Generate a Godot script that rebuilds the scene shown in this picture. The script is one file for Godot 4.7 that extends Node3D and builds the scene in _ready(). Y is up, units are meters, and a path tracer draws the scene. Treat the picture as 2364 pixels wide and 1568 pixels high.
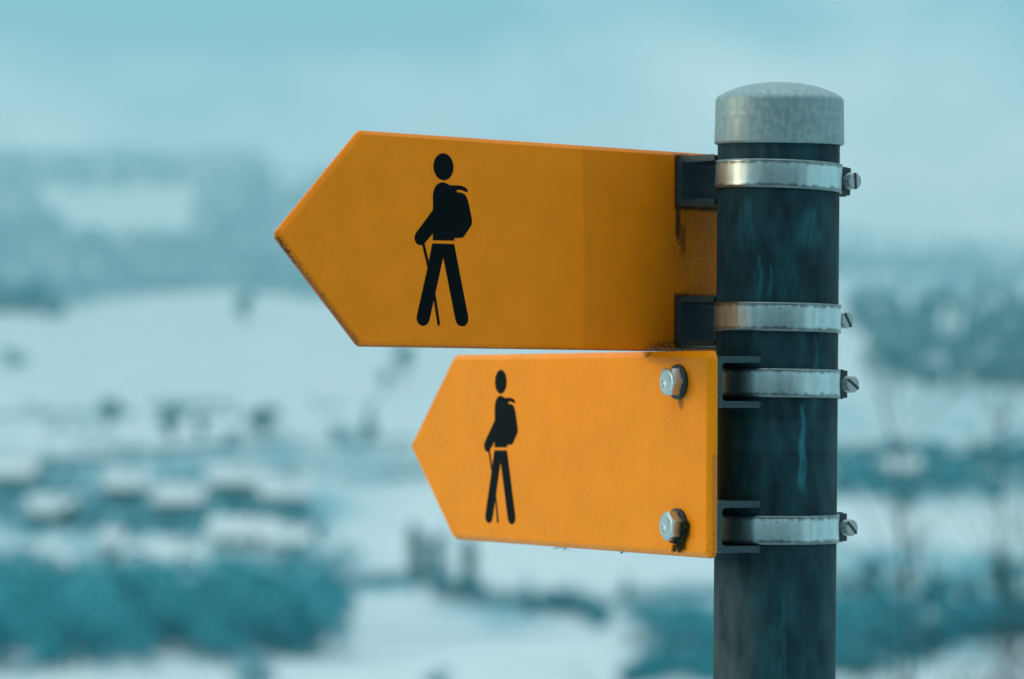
extends Node3D
# Two orange hiking arrows clamped to a steel tube post, a snowy valley far out of focus behind. Metres, y up; the lens is at the origin.

const PITCH := 0.016347          # the camera looks up a little
const LENS := 8197.0             # picture units per radian, for finding places in the landscape
const MM := 0.001
var rng := RandomNumberGenerator.new()
var taken := {}
var M := {}
var relief := FastNoiseLite.new()
var fine := FastNoiseLite.new()


func _ready() -> void:
	rng.seed = 7
	# ---------------------------------------------------------------- camera, sky, sun, exposure
	var cam := Camera3D.new()
	cam.name = "camera"
	var lens := CameraAttributesPhysical.new()
	lens.frustum_focal_length = 125.47
	lens.frustum_focus_distance = 1.70
	lens.exposure_aperture = 10.5
	lens.frustum_near = 0.05
	lens.frustum_far = 40000.0
	cam.attributes = lens
	cam.fov = 10.927
	cam.near = 0.05
	cam.far = 40000.0
	cam.rotation.x = PITCH
	add_child(cam)
	cam.current = true
	var env := Environment.new()
	env.background_mode = Environment.BG_SKY
	env.sky = Sky.new()
	env.sky.sky_material = make_sky()
	env.tonemap_mode = Environment.TONE_MAPPER_LINEAR
	env.tonemap_exposure = 1.32
	env.sdfgi_enabled = true
	env.ssao_enabled = true
	env.ssil_enabled = true
	env.fog_enabled = true
	env.fog_density = 0.00019
	env.fog_light_color = Color(0.66, 0.95, 1.0)
	var we := WorldEnvironment.new()
	we.name = "world_environment"
	we.environment = env
	add_child(we)
	var sun := DirectionalLight3D.new()
	sun.name = "sun"
	sun.light_energy = 0.44
	sun.light_color = Color(1.0, 0.88, 0.74)
	sun.light_angular_distance = 24.0
	sun.shadow_enabled = true
	add_child(sun)
	sun.look_at_from_position(Vector3.ZERO, -Vector3(-0.93, 0.2, 0.02))
	# ---------------------------------------------------------------- large structure
	relief.seed = 11
	relief.frequency = 1.0
	fine.seed = 5
	fine.frequency = 1.0
	fine.fractal_octaves = 3
	make_materials()
	terrain()
	forests()
	village()
	hedges()
	trees()
	shrubs()
	# ---------------------------------------------------------------- the signpost
	signpost()
	upper_sign()
	lower_sign()
	clamps()


# ==================================================================== sky
func make_sky() -> PanoramaSkyMaterial:
	var w := 1536
	var h := 768
	var im := Image.create_empty(w, h, false, Image.FORMAT_RGBF)
	var n := FastNoiseLite.new()
	n.seed = 23
	n.frequency = 7.0
	n.fractal_octaves = 5
	var pale := Color(0.68, 0.80, 0.85)
	var blue := Color(0.24, 0.48, 0.555)
	var high := Color(1.10, 1.20, 1.24)
	for y in h / 2:
		var el := (0.5 - (y + 0.5) / h) * PI
		for x in w:
			var az := ((x + 0.5) / w - 0.5) * TAU
			var d := Vector3(sin(az) * cos(el), sin(el) * 1.5, -cos(az) * cos(el))
			var k := n.get_noise_3d(d.x, d.y, d.z)
			var e := rad_to_deg(el)
			var t := 0.40 - k * 0.75 + 0.55 * smoothstep(4.9, 6.5, e) - 0.30 * (1.0 - smoothstep(3.2, 5.0, e))
			var c := pale.lerp(blue, clampf(t, 0.0, 1.0)).lerp(high, 0.85 * smoothstep(7.5, 65.0, e))
			im.set_pixel(x, y, c)
	for y in range(h / 2, h):
		for x in w:
			im.set_pixel(x, y, Color(0.34, 0.44, 0.47))
	var m := PanoramaSkyMaterial.new()
	m.panorama = ImageTexture.create_from_image(im)
	return m


# ==================================================================== helpers
func numbered(called: String) -> String:
	if not taken.has(called):
		taken[called] = 0
		return called
	taken[called] += 1
	return "%s_%03d" % [called, taken[called]]


func thing(called: String, label: String, category: String, at: Transform3D, group := "") -> Node3D:
	var o := Node3D.new()
	o.name = numbered(called)
	add_child(o)
	o.transform = at
	o.set_meta("label", label)
	o.set_meta("category", category)
	if group:
		o.set_meta("group", group)
	return o


func piece(called: String, mesh: Mesh, m: Material, parent: Node, at := Transform3D.IDENTITY) -> MeshInstance3D:
	var o := MeshInstance3D.new()
	o.name = called
	o.mesh = mesh
	o.material_override = m
	parent.add_child(o, true)
	o.transform = at
	return o


func structure(called: String, mesh: Mesh, m: Material) -> MeshInstance3D:
	var o := piece(numbered(called), mesh, m, self)
	o.set_meta("kind", "structure")
	return o


func st_new() -> SurfaceTool:
	var st := SurfaceTool.new()
	st.begin(Mesh.PRIMITIVE_TRIANGLES)
	return st


func tri(st: SurfaceTool, a: Vector3, b: Vector3, c: Vector3) -> void:
	st.add_vertex(a)
	st.add_vertex(b)
	st.add_vertex(c)


func quad(st: SurfaceTool, a: Vector3, b: Vector3, c: Vector3, d: Vector3) -> void:
	tri(st, a, b, c)
	tri(st, a, c, d)


func done(st: SurfaceTool) -> ArrayMesh:
	st.generate_normals()
	return st.commit()


func box_at(st: SurfaceTool, c: Vector3, s: Vector3) -> void:
	var h := s / 2.0
	var p: Array[Vector3] = []
	for i in 8:
		p.append(c + Vector3(h.x if i & 1 else -h.x, h.y if i & 2 else -h.y, h.z if i & 4 else -h.z))
	st.set_smooth_group(-1)
	quad(st, p[0], p[2], p[3], p[1])
	quad(st, p[4], p[5], p[7], p[6])
	quad(st, p[0], p[4], p[6], p[2])
	quad(st, p[1], p[3], p[7], p[5])
	quad(st, p[2], p[6], p[7], p[3])
	quad(st, p[0], p[1], p[5], p[4])


func bar(st: SurfaceTool, a: Vector3, b: Vector3, ra: float, rb: float, sides := 5) -> void:
	var d := (b - a).normalized()
	var u := d.cross(Vector3.RIGHT if absf(d.x) < 0.8 else Vector3.UP).normalized()
	var v := d.cross(u)
	st.set_smooth_group(0)
	for i in sides:
		var p := TAU * i / sides
		var q := TAU * (i + 1) / sides
		var e := u * cos(p) + v * sin(p)
		var g := u * cos(q) + v * sin(q)
		quad(st, a + e * ra, b + e * rb, b + g * rb, a + g * ra)


# A profile of (radius, height) turned about y; uv u runs round, v is the height over `tall`. `crisp` bands are flat-shaded apart.
func lathe(profile: Array, sides: int, tall := 1.0, smooth := true, turn := 0.0) -> ArrayMesh:
	var st := st_new()
	for k in profile.size() - 1:
		var a: Vector2 = profile[k]
		var b: Vector2 = profile[k + 1]
		st.set_smooth_group(k if smooth else -1)
		for i in sides:
			var p := TAU * i / sides + turn
			var q := TAU * (i + 1) / sides + turn
			var pts := [[a, p, i], [b, p, i], [b, q, i + 1], [a, p, i], [b, q, i + 1], [a, q, i + 1]]
			for t in pts:
				var r: Vector2 = t[0]
				st.set_uv(Vector2(float(t[2]) / sides, 1.0 - r.y / tall))
				st.add_vertex(Vector3(r.x * cos(t[1]), r.y, r.x * sin(t[1])))
	return done(st)


# ==================================================================== materials
func mat(c: Color, rough := 0.8, metal := 0.0) -> StandardMaterial3D:
	var m := StandardMaterial3D.new()
	m.albedo_color = c.linear_to_srgb()
	m.roughness = rough
	m.metallic = metal
	return m


func tinted(rough := 0.9) -> StandardMaterial3D:
	var m := StandardMaterial3D.new()
	m.vertex_color_use_as_albedo = true
	m.roughness = rough
	m.metallic_specular = 0.2
	return m


func noise_tex(s: int, freq: float, oct: int, ramp: Gradient = null, size := 512) -> NoiseTexture2D:
	var t := NoiseTexture2D.new()
	t.width = size
	t.height = size
	t.seamless = true
	var n := FastNoiseLite.new()
	n.seed = s
	n.frequency = freq
	n.fractal_octaves = oct
	t.noise = n
	t.color_ramp = ramp
	return t


func ramp(a: Color, b: Color, lo := 0.25, hi := 0.75) -> Gradient:
	var g := Gradient.new()
	g.offsets = PackedFloat32Array([lo, hi])
	g.colors = PackedColorArray([a.linear_to_srgb(), b.linear_to_srgb()])
	return g


func band_texture() -> ImageTexture:
	# sheet steel: long streaks across the band, dull dirty borders, a few dark nicks
	var im := Image.create_empty(1024, 64, false, Image.FORMAT_RGB8)
	var n := FastNoiseLite.new()
	n.seed = 45
	n.frequency = 1.0
	n.fractal_octaves = 3
	for x in 1024:
		for y in 64:
			var a := TAU * x / 1024.0
			var v := absf(y / 63.0 - 0.5) * 2.0
			var streak := n.get_noise_2d(cos(a) * 4.0, sin(a) * 4.0)
			var spot_k := n.get_noise_3d(cos(a) * 7.0, sin(a) * 7.0, y * 0.05)
			var k := 0.92 + streak * 0.22 + spot_k * 0.08
			k *= 1.0 - 0.62 * smoothstep(0.62 + spot_k * 0.22, 0.86 + spot_k * 0.15, v)
			if spot_k > 0.62:
				k *= 0.5
			k = clampf(k, 0.05, 1.0)
			im.set_pixel(x, y, Color(k * 0.93, k, k).linear_to_srgb())
	return ImageTexture.create_from_image(im)


func make_materials() -> void:
	var snow := mat(Color(1, 1, 1), 0.9)
	snow.albedo_texture = noise_tex(3, 0.012, 5, ramp(Color(0.47, 0.585, 0.615), Color(0.57, 0.665, 0.69)))
	snow.uv1_triplanar = true
	snow.uv1_world_triplanar = true
	snow.uv1_scale = Vector3.ONE * 0.011
	snow.metallic_specular = 0.2
	snow.vertex_color_use_as_albedo = true
	M.snow = snow
	M.leaf = tinted()
	M.bark = mat(Color(0.035, 0.055, 0.055), 0.95)
	M.twig = mat(Color(0.014, 0.030, 0.034), 0.95)
	M.wall_dark = mat(Color(0.02, 0.08, 0.09), 0.9)
	M.wall_pale = mat(Color(0.55, 0.60, 0.58), 0.9)
	M.wall_mid = mat(Color(0.08, 0.20, 0.22), 0.9)
	M.roof_snow = mat(Color(0.60, 0.67, 0.69), 0.9)
	M.glass = mat(Color(0.02, 0.035, 0.04), 0.15)
	M.wood = mat(Color(0.07, 0.06, 0.05), 0.85)
	M.brick = mat(Color(0.16, 0.10, 0.08), 0.9)
	M.car_red = mat(Color(0.45, 0.03, 0.04), 0.35)
	M.rubber = mat(Color(0.02, 0.02, 0.02), 0.85)
	# zinc grey cap
	var cap := mat(Color(1, 1, 1), 0.5, 0.35)
	cap.albedo_texture = noise_tex(41, 0.022, 6, ramp(Color(0.185, 0.30, 0.315), Color(0.275, 0.39, 0.40), 0.3, 0.72))
	cap.uv1_triplanar = true
	cap.uv1_scale = Vector3(24, 14, 24)
	cap.heightmap_enabled = false
	M.cap = cap
	# bracket: hot dipped, dull and dark
	var br := mat(Color(1, 1, 1), 0.55, 0.3)
	br.albedo_texture = noise_tex(43, 0.04, 4, ramp(Color(0.016, 0.045, 0.054), Color(0.040, 0.082, 0.095), 0.3, 0.75))
	br.uv1_triplanar = true
	br.uv1_scale = Vector3.ONE * 28
	M.bracket = br
	var band := mat(Color(0.56, 0.70, 0.72), 0.3, 0.9)
	band.albedo_texture = band_texture()
	band.roughness = 0.36
	M.band = band
	M.steel_dark = mat(Color(0.03, 0.05, 0.055), 0.4, 0.6)
	M.screw = mat(Color(0.35, 0.40, 0.40), 0.35, 0.85)
	var bolt := mat(Color(0.46, 0.56, 0.58), 0.3, 0.9)
	bolt.heightmap_enabled = false
	M.bolt = bolt
	M.ink = mat(Color(0.003, 0.0065, 0.0072), 0.4)
	M.ink.metallic_specular = 0.12
	M.moss = mat(Color(0.035, 0.04, 0.008), 1.0)


# ==================================================================== landscape
const PROFILE_D: Array[float] = [0, 5, 12, 40, 100, 180, 250, 290, 450, 600, 900, 1100, 1500, 2300]
const PROFILE_Y: Array[float] = [-2.28, -2.6, -3.5, -6.8, -12.8, -18.6, -20.4, -21.8, -25.4, -28.0, -21.0, -16.4, -4.0, 67.0]


func crest(s: float) -> float:
	# slope of the sight line to the ridge, by direction
	var c := 0.0702 - 0.0075 * smoothstep(-0.074, -0.064, s) + 0.004 * smoothstep(-0.06, -0.03, s)
	c -= 0.021 * smoothstep(0.03, 0.11, s)
	return c + 0.0012 * sin(s * 70.0) - 0.03 * smoothstep(0.3, 1.2, absf(s))


func front(d: float, s: float) -> float:
	if d <= 2300.0:
		for i in range(1, PROFILE_D.size()):
			if d <= PROFILE_D[i]:
				var t := (d - PROFILE_D[i - 1]) / (PROFILE_D[i] - PROFILE_D[i - 1])
				return lerpf(PROFILE_Y[i - 1], PROFILE_Y[i], t)
	var top := crest(s) * 4500.0
	if d < 4500.0:
		var t := (d - 2300.0) / 2200.0
		return lerpf(67.0, top, t * 1.12 - 0.12 * t * t * t)
	return top - (d - 4500.0) * 0.09


func height(x: float, z: float) -> float:
	var r := sqrt(x * x + z * z)
	var s := x / maxf(-z, 0.25 * r + 0.01)
	var f := front(r, s)
	var bump := relief.get_noise_2d(x / maxf(r, 1.0) * 9.0, log(r + 3.0) * 3.0) * 0.0022 * r
	f += bump * smoothstep(30.0, 300.0, r)
	var back := -2.28 + minf(r, 900.0) * 0.14
	return lerpf(f, back, smoothstep(-0.1, 0.5, z / maxf(r, 0.01)))


# The place on the ground that lies along a line of sight.
func spot(px: float, py: float) -> Vector3:
	var el := (918.0 - py) / LENS
	var s := (px - 1182.0) / LENS
	var lo := 60.0
	var hi := 4490.0
	for i in 40:
		var mid := (lo + hi) / 2.0
		if height(s * mid, -mid) < el * mid:
			lo = mid
		else:
			hi = mid
	return Vector3(s * lo, height(s * lo, -lo), -lo)


func metres(px: float, at: Vector3) -> float:
	return px / LENS * -at.z


# Thin snow lets the winter grass and tilled soil through in some fields: [centre, half widths, how bare].
const BARE := [
	[370.0, 1165.0, 500.0, 112.0, 0.62], [90.0, 1105.0, 190.0, 40.0, 0.5], [330.0, 1208.0, 330.0, 34.0, 0.45], [670.0, 1225.0, 120.0, 46.0, 0.55],
	[480.0, 1116.0, 140.0, 14.0, 0.8], [890.0, 1104.0, 130.0, 15.0, 0.7], [130.0, 1152.0, 170.0, 22.0, 0.7], [620.0, 1168.0, 160.0, 30.0, 0.4],
	[700.0, 1052.0, 340.0, 26.0, 0.52], [2150.0, 955.0, 380.0, 70.0, 0.30], [2150.0, 1400.0, 420.0, 200.0, 0.15], [450.0, 932.0, 110.0, 18.0, 0.4], [150.0, 958.0, 190.0, 15.0, 0.35], [1080.0, 1462.0, 380.0, 11.0, 0.22],
	[860.0, 1345.0, 180.0, 32.0, 0.55], [1160.0, 1410.0, 190.0, 42.0, 0.55], [2150.0, 1100.0, 320.0, 72.0, 0.5], [2160.0, 1345.0, 330.0, 130.0, 0.5],
	[2080.0, 1480.0, 260.0, 75.0, 0.4], [1620.0, 1400.0, 250.0, 62.0, 0.55], [1610.0, 1520.0, 180.0, 66.0, 0.5], [2200.0, 655.0, 300.0, 26.0, 0.4],
	[310.0, 1134.0, 85.0, 17.0, -0.5], [155.0, 1200.0, 75.0, 15.0, -0.5], [480.0, 1252.0, 230.0, 26.0, -0.5], [230.0, 1280.0, 90.0, 18.0, -0.3], [480.0, 1095.0, 200.0, 12.0, -0.3], [2150.0, 1222.0, 330.0, 46.0, -0.6], [2130.0, 1285.0, 26.0, 18.0, -0.4], [2060.0, 1435.0, 150.0, 18.0, -0.4]]


func snow_cover(x: float, y: float, z: float) -> Color:
	if z > -150.0:
		return Color.WHITE
	var px := 1182.0 + LENS * x / -z
	var py := 918.0 - LENS * y / -z
	var k := 0.0
	for b in BARE:
		var q := sqrt(pow((px - b[0]) / b[2], 2) + pow((py - b[1]) / b[3], 2))
		k += b[4] * (1.0 - smoothstep(0.45, 1.25, q))
	k *= 1.0 + 1.6 * fine.get_noise_2d(px * 0.005 + 40.0, py * 0.03)
	var belt := smoothstep(960.0, 1040.0, py) * (1.0 - smoothstep(1270.0, 1310.0, py))
	k += 0.55 * belt * smoothstep(0.08, 0.42, fine.get_noise_2d(px * 0.0035 + 11.0, py * 0.05)) * (1.0 if px < 760.0 or px > 1700.0 or py < 1105.0 else 0.1)
	k += 0.10 * fine.get_noise_2d(px * 0.003, py * 0.02 + 30.0)
	return Color.WHITE.lerp(Color(0.10, 0.45, 0.53), clampf(k, 0.0, 0.9))


func terrain() -> void:
	var radii: Array[float] = [0.0]
	var r := 0.8
	while r < 5600.0:
		radii.append(r)
		r *= 1.014 if r > 150.0 else 1.12
	var angles: Array[float] = []
	var a := -PI
	while a < PI - 0.001:
		angles.append(a)
		a += 0.003 if absf(a) < 0.18 else (0.02 if absf(a) < 0.5 else 0.08)
	var st := st_new()
	var na := angles.size()
	for k in radii.size():
		for i in na:
			var x := sin(angles[i]) * radii[k]
			var z := -cos(angles[i]) * radii[k]
			var y := height(x, z)
			st.set_color(snow_cover(x, y, z))
			st.add_vertex(Vector3(x, y, z))
	for k in radii.size() - 1:
		for i in na:
			var j := (i + 1) % na
			for n in [k * na + i, (k + 1) * na + i, (k + 1) * na + j, k * na + i, (k + 1) * na + j, k * na + j]:
				st.add_index(n)
	st.generate_normals()
	structure("snowy_ground", st.commit(), M.snow)


# ---- plants: every mesh is one metre tall
func tone(dark: Color, light: Color, k: float) -> Color:
	return dark.lerp(light, clampf(k, 0.0, 1.0))


func conifer_crown(s: int, tiers: int, around: int, snowy: float, paleness := 0.0) -> ArrayMesh:
	var g := RandomNumberGenerator.new()
	g.seed = s
	var st := st_new()
	st.set_smooth_group(-1)
	for t in tiers:
		var f := float(t) / tiers
		var y := 0.10 + 0.88 * f
		var rad := (0.20 * pow(1.0 - f, 0.85) + 0.012) * g.randf_range(0.85, 1.12)
		for i in around:
			var p := TAU * (i + g.randf() * 0.8) / around + t
			var out := Vector3(cos(p), 0, sin(p))
			var side := Vector3(-sin(p), 0, cos(p))
			var l := rad * g.randf_range(0.65, 1.2)
			var tip := out * l + Vector3(0, y - l * g.randf_range(0.25, 0.6), 0)
			var root := Vector3(0, y + 0.03, 0)
			var mid := root.lerp(tip, 0.6)
			var w := l * 0.34
			var c := tone(Color(0.003, 0.13, 0.17), Color(0.012, 0.24, 0.31), g.randf())
			c = c.lerp(Color(0.40, 0.72, 0.81), paleness)  # pales the crown colour, standing in for haze on the far forest
			if g.randf() < snowy:
				c = Color(0.14, 0.50, 0.57).lerp(Color(0.5, 0.64, 0.66), paleness)
			st.set_color(c)
			tri(st, root, mid + side * w, tip)
			tri(st, root, tip, mid - side * w + Vector3(0, -0.01, 0))
	return done(st)


func round_crown(s: int, count: int, lobes: int, wide: float, low: float, snowy: float, size := 0.05, paleness := 0.0) -> ArrayMesh:
	var g := RandomNumberGenerator.new()
	g.seed = s
	var st := st_new()
	st.set_smooth_group(-1)
	var centres: Array[Vector3] = []
	for i in lobes:
		var p := TAU * i / lobes + g.randf()
		var k := g.randf_range(0.2, 1.0) * wide * 0.62
		centres.append(Vector3(cos(p) * k, g.randf_range(low + 0.14, 0.86), sin(p) * k))
	for i in count:
		var c := centres[i % lobes]
		var d := Vector3(g.randfn(), g.randfn() * 0.9, g.randfn()).normalized() * pow(g.randf(), 0.45)
		var at := c + Vector3(d.x * wide * 0.5, d.y * 0.17, d.z * wide * 0.5)
		at.y = minf(at.y, 1.0)
		var u := Vector3(g.randfn(), g.randfn(), g.randfn()).normalized()
		var v := u.cross(Vector3(g.randfn(), g.randfn(), g.randfn()).normalized()).normalized()
		var col := tone(Color(0.004, 0.11, 0.14), Color(0.030, 0.27, 0.32), g.randf()).lerp(Color(0.05, 0.46, 0.56), paleness)
		if g.randf() < snowy:
			col = Color(0.13, 0.48, 0.55)
		st.set_color(col)
		var k := size * g.randf_range(0.6, 1.5)
		tri(st, at + u * k * 1.6, at + v * k, at - u * k)
	return done(st)


func trunk_mesh(s: int, tall: float, limbs: int, r0: float) -> ArrayMesh:
	var g := RandomNumberGenerator.new()
	g.seed = s
	var st := st_new()
	bar(st, Vector3(0, -0.03, 0), Vector3(0.01, tall, 0), r0, r0 * 0.3, 6)
	for i in limbs:
		var p := TAU * i / limbs + g.randf()
		var y := tall * g.randf_range(0.35, 0.8)
		bar(st, Vector3(0, y, 0), Vector3(cos(p) * 0.2, y + g.randf_range(0.12, 0.3), sin(p) * 0.2), r0 * 0.45, r0 * 0.1, 4)
	return done(st)


var kinds := {}


func tree_parts() -> void:
	kinds.conifer = [trunk_mesh(1, 0.92, 0, 0.022), conifer_crown(2, 16, 9, 0.22)]
	kinds.broad = [trunk_mesh(3, 0.72, 7, 0.026), round_crown(4, 420, 8, 0.34, 0.22, 0.16)]
	kinds.poplar = [trunk_mesh(5, 0.9, 5, 0.018), round_crown(6, 360, 9, 0.13, 0.10, 0.10, 0.04)]
	kinds.thicket = [trunk_mesh(9, 0.7, 8, 0.02), round_crown(10, 300, 9, 0.5, -0.10, 0.2, 0.04, 0.36)]
	kinds.bush = [trunk_mesh(7, 0.6, 6, 0.03), round_crown(8, 360, 7, 0.75, 0.0, 0.18, 0.07, 0.3)]


func plant(kind: String, px: float, py: float, tall_px: float, label: String, group := "", broadness := 1.0) -> void:
	var at := spot(px, py)
	var h := metres(tall_px, at)
	var names := {"conifer": ["spruce_tree", "tree"], "broad": ["broadleaf_tree", "tree"], "poplar": ["poplar_tree", "tree"], "bush": ["round_bush", "bush"]}
	var t := Transform3D(Basis(Vector3.UP, rng.randf() * TAU).scaled(Vector3(h * broadness, h, h * broadness)), at)
	var o := thing(names[kind][0], label, names[kind][1], t, group)
	piece("trunk", kinds[kind][0], M.bark, o)
	piece("crown", kinds[kind][1], M.leaf, o)


func whole(kind: String) -> ArrayMesh:
	# trunk and crown of a tree in a wood, as one mesh
	var st := st_new()
	st.set_color(Color(0.035, 0.055, 0.055))
	var arr: Mesh = kinds[kind][0]
	var a := arr.surface_get_arrays(0)
	var cols := PackedColorArray()
	cols.resize(a[Mesh.ARRAY_VERTEX].size())
	cols.fill(Color(0.035, 0.055, 0.055))
	a[Mesh.ARRAY_COLOR] = cols
	var m := ArrayMesh.new()
	m.add_surface_from_arrays(Mesh.PRIMITIVE_TRIANGLES, a)
	m.add_surface_from_arrays(Mesh.PRIMITIVE_TRIANGLES, kinds[kind][1].surface_get_arrays(0))
	m.surface_set_material(0, M.leaf)
	m.surface_set_material(1, M.leaf)
	return m


func wood(called: String, label: String, mesh: Mesh, places: Array[Transform3D]) -> void:
	var mm := MultiMesh.new()
	mm.transform_format = MultiMesh.TRANSFORM_3D
	mm.mesh = mesh
	mm.instance_count = places.size()
	for i in places.size():
		mm.set_instance_transform(i, places[i])
	var o := MultiMeshInstance3D.new()
	o.name = numbered(called)
	o.multimesh = mm
	add_child(o)
	o.set_meta("kind", "stuff")
	o.set_meta("label", label)
	o.set_meta("category", "woodland")


func fill(poly: PackedVector2Array, count: int, lo: float, hi: float, holes: Array, lean := 1.0, ragged := false, patchy := true) -> Array[Transform3D]:
	# trees spread evenly over the ground that the outline encloses
	var out: Array[Transform3D] = []
	var box := Rect2(poly[0], Vector2.ZERO)
	for p in poly:
		box = box.expand(p)
	var tries := 0
	while out.size() < count and tries < count * 30:
		tries += 1
		var p := box.position + Vector2(rng.randf(), rng.randf()) * box.size
		if not Geometry2D.is_point_in_polygon(p, poly):
			continue
		var hit := false
		for q in holes:
			hit = hit or Geometry2D.is_point_in_polygon(p, q)
		if hit:
			continue
		if ragged:
			var near := 1e9
			for i in poly.size():
				near = minf(near, p.distance_to(Geometry2D.get_closest_point_to_segment(p, poly[i], poly[(i + 1) % poly.size()])))
			if rng.randf() > near / (38.0 if patchy else 75.0) + 0.10:
				continue
		elif p.x > 1500.0 and rng.randf() > smoothstep(540.0, 632.0, p.y) + 0.04:
			continue
		if ragged and patchy and fine.get_noise_2d(p.x * 0.007, p.y * 0.034) < -0.16 + rng.randf() * 0.22:
			continue
		var at := spot(p.x, p.y)
		var h := rng.randf_range(lo, hi) if patchy else lo + (hi - lo) * pow(rng.randf(), 1.7)
		out.append(Transform3D(Basis(Vector3.UP, rng.randf() * TAU).scaled(Vector3(h * lean, h, h * lean)), at))
	return out


func forests() -> void:
	tree_parts()
	var spruce := whole("conifer")
	var broad := whole("broad")
	var far := PackedVector2Array([Vector2(-700, 350), Vector2(560, 350), Vector2(660, 402), Vector2(900, 385), Vector2(1400, 400), Vector2(1900, 520), Vector2(2100, 555), Vector2(3000, 560), Vector2(3000, 640), Vector2(2300, 648), Vector2(1950, 642), Vector2(1500, 690), Vector2(900, 705), Vector2(760, 696), Vector2(520, 672), Vector2(330, 684), Vector2(150, 712), Vector2(-700, 730)])
	var clearing := PackedVector2Array([Vector2(70, 436), Vector2(452, 432), Vector2(436, 540), Vector2(170, 545)])
	var notch := PackedVector2Array([Vector2(610, 380), Vector2(740, 380), Vector2(700, 440), Vector2(640, 440)])
	kinds.hazed = [kinds.conifer[0], conifer_crown(12, 14, 8, 0.45, 0.85)]  # far trees: haze and dusted snow painted into the crown colour
	wood("distant_forest", "hazy spruce forest covering the far hillside below the ridge", whole("hazed"), fill(far, 11000, 7.0, 13.0, [clearing, notch]))
	var right := PackedVector2Array([Vector2(1990, 800), Vector2(1940, 720), Vector2(1960, 674), Vector2(2090, 668), Vector2(2200, 672), Vector2(2300, 670), Vector2(2900, 668), Vector2(2900, 905), Vector2(2400, 908), Vector2(2200, 915), Vector2(2040, 898), Vector2(1980, 870)])
	wood("hillside_wood", "dark spruce wood on the slope right of the post", spruce, fill(right, 1500, 5.0, 13.0, [], 1.15, true))
	var tongue := PackedVector2Array([Vector2(-300, 690), Vector2(40, 690), Vector2(110, 680), Vector2(150, 728), Vector2(140, 745), Vector2(60, 722), Vector2(-300, 760)])
	wood("wood_edge", "dark tongue of spruce wood at the left edge of the big snowfield", spruce, fill(tongue, 150, 12.0, 18.0, []))
	var near := PackedVector2Array([Vector2(-500, 1370), Vector2(150, 1380), Vector2(330, 1392), Vector2(520, 1392), Vector2(640, 1395), Vector2(840, 1390), Vector2(800, 1440), Vector2(730, 1530), Vector2(500, 1548), Vector2(200, 1556), Vector2(-500, 1562)])
	var behind: Array[Transform3D] = []  # unseen spruces added behind the lens to darken the post's front
	for i in 170:
		var a := rng.randf_range(-0.85, 0.70)
		var d := 13.0 + 30.0 * rng.randf()
		var x := sin(a) * d
		var z := cos(a) * d
		var h := rng.randf_range(10.0, 15.0)
		behind.append(Transform3D(Basis(Vector3.UP, rng.randf() * TAU).scaled(Vector3(h * 1.3, h, h * 1.3)), Vector3(x, height(x, z), z)))
	wood("added_spruce_wood", "unseen spruce wood added behind the viewpoint to keep light off the post", spruce, behind)
	wood("leafless_woodland", "grey leafless woodland filling the lower left of the valley", whole("thicket"), fill(near, 560, 1.8, 8.2, [], 1.1, true, false))
	scrub()


func scrub() -> void:
	var bush := whole("bush")
	var patches := [
		["garden_scrub", "low scrub and gardens scattered among the village houses", [[-300, 1070], [180, 1085], [420, 1110], [700, 1140], [745, 1200], [730, 1275], [480, 1262], [250, 1245], [-300, 1250]], 240, 0.8, 2.6],
		["valley_scrub", "scrub covering the valley floor right of the post", [[1880, 1395], [2050, 1385], [2260, 1370], [2600, 1350], [2600, 1480], [2250, 1500], [2150, 1540], [2020, 1580], [1880, 1580]], 170, 0.6, 2.6],
		["roadside_scrub", "scrub left of the post's foot, towards the lower snowfield", [[1440, 1420], [1560, 1410], [1760, 1400], [1760, 1590], [1430, 1592], [1500, 1550], [1620, 1520], [1480, 1480]], 120, 0.8, 2.2],
		["field_scrub", "scattered scrub right of the post above the right-hand snowfield", [[1900, 1010], [2060, 1030], [2200, 1030], [2420, 1000], [2600, 1000], [2600, 1170], [2300, 1165], [2100, 1172], [1900, 1176]], 170, 1.5, 5.0],
	]
	patches.append(["hedgerow_scrub", "streaks of scrub and hedgerow between the snowfields left of the lower arrow", [[-300, 1040], [300, 1030], [960, 1020], [1000, 1110], [760, 1120], [760, 1290], [-300, 1290]], 230, 0.5, 1.7])
	patches.append(["far_scrub", "faint scrub on the big snowfield", [[-300, 930], [550, 915], [900, 880], [960, 1015], [-300, 1020]], 34, 1.0, 3.0])
	for p in patches:
		var poly := PackedVector2Array()
		for q in p[2]:
			poly.append(Vector2(q[0], q[1]))
		wood(p[0], p[1], bush, fill(poly, p[3], p[4], p[5], [], 1.3, true))
		

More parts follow.
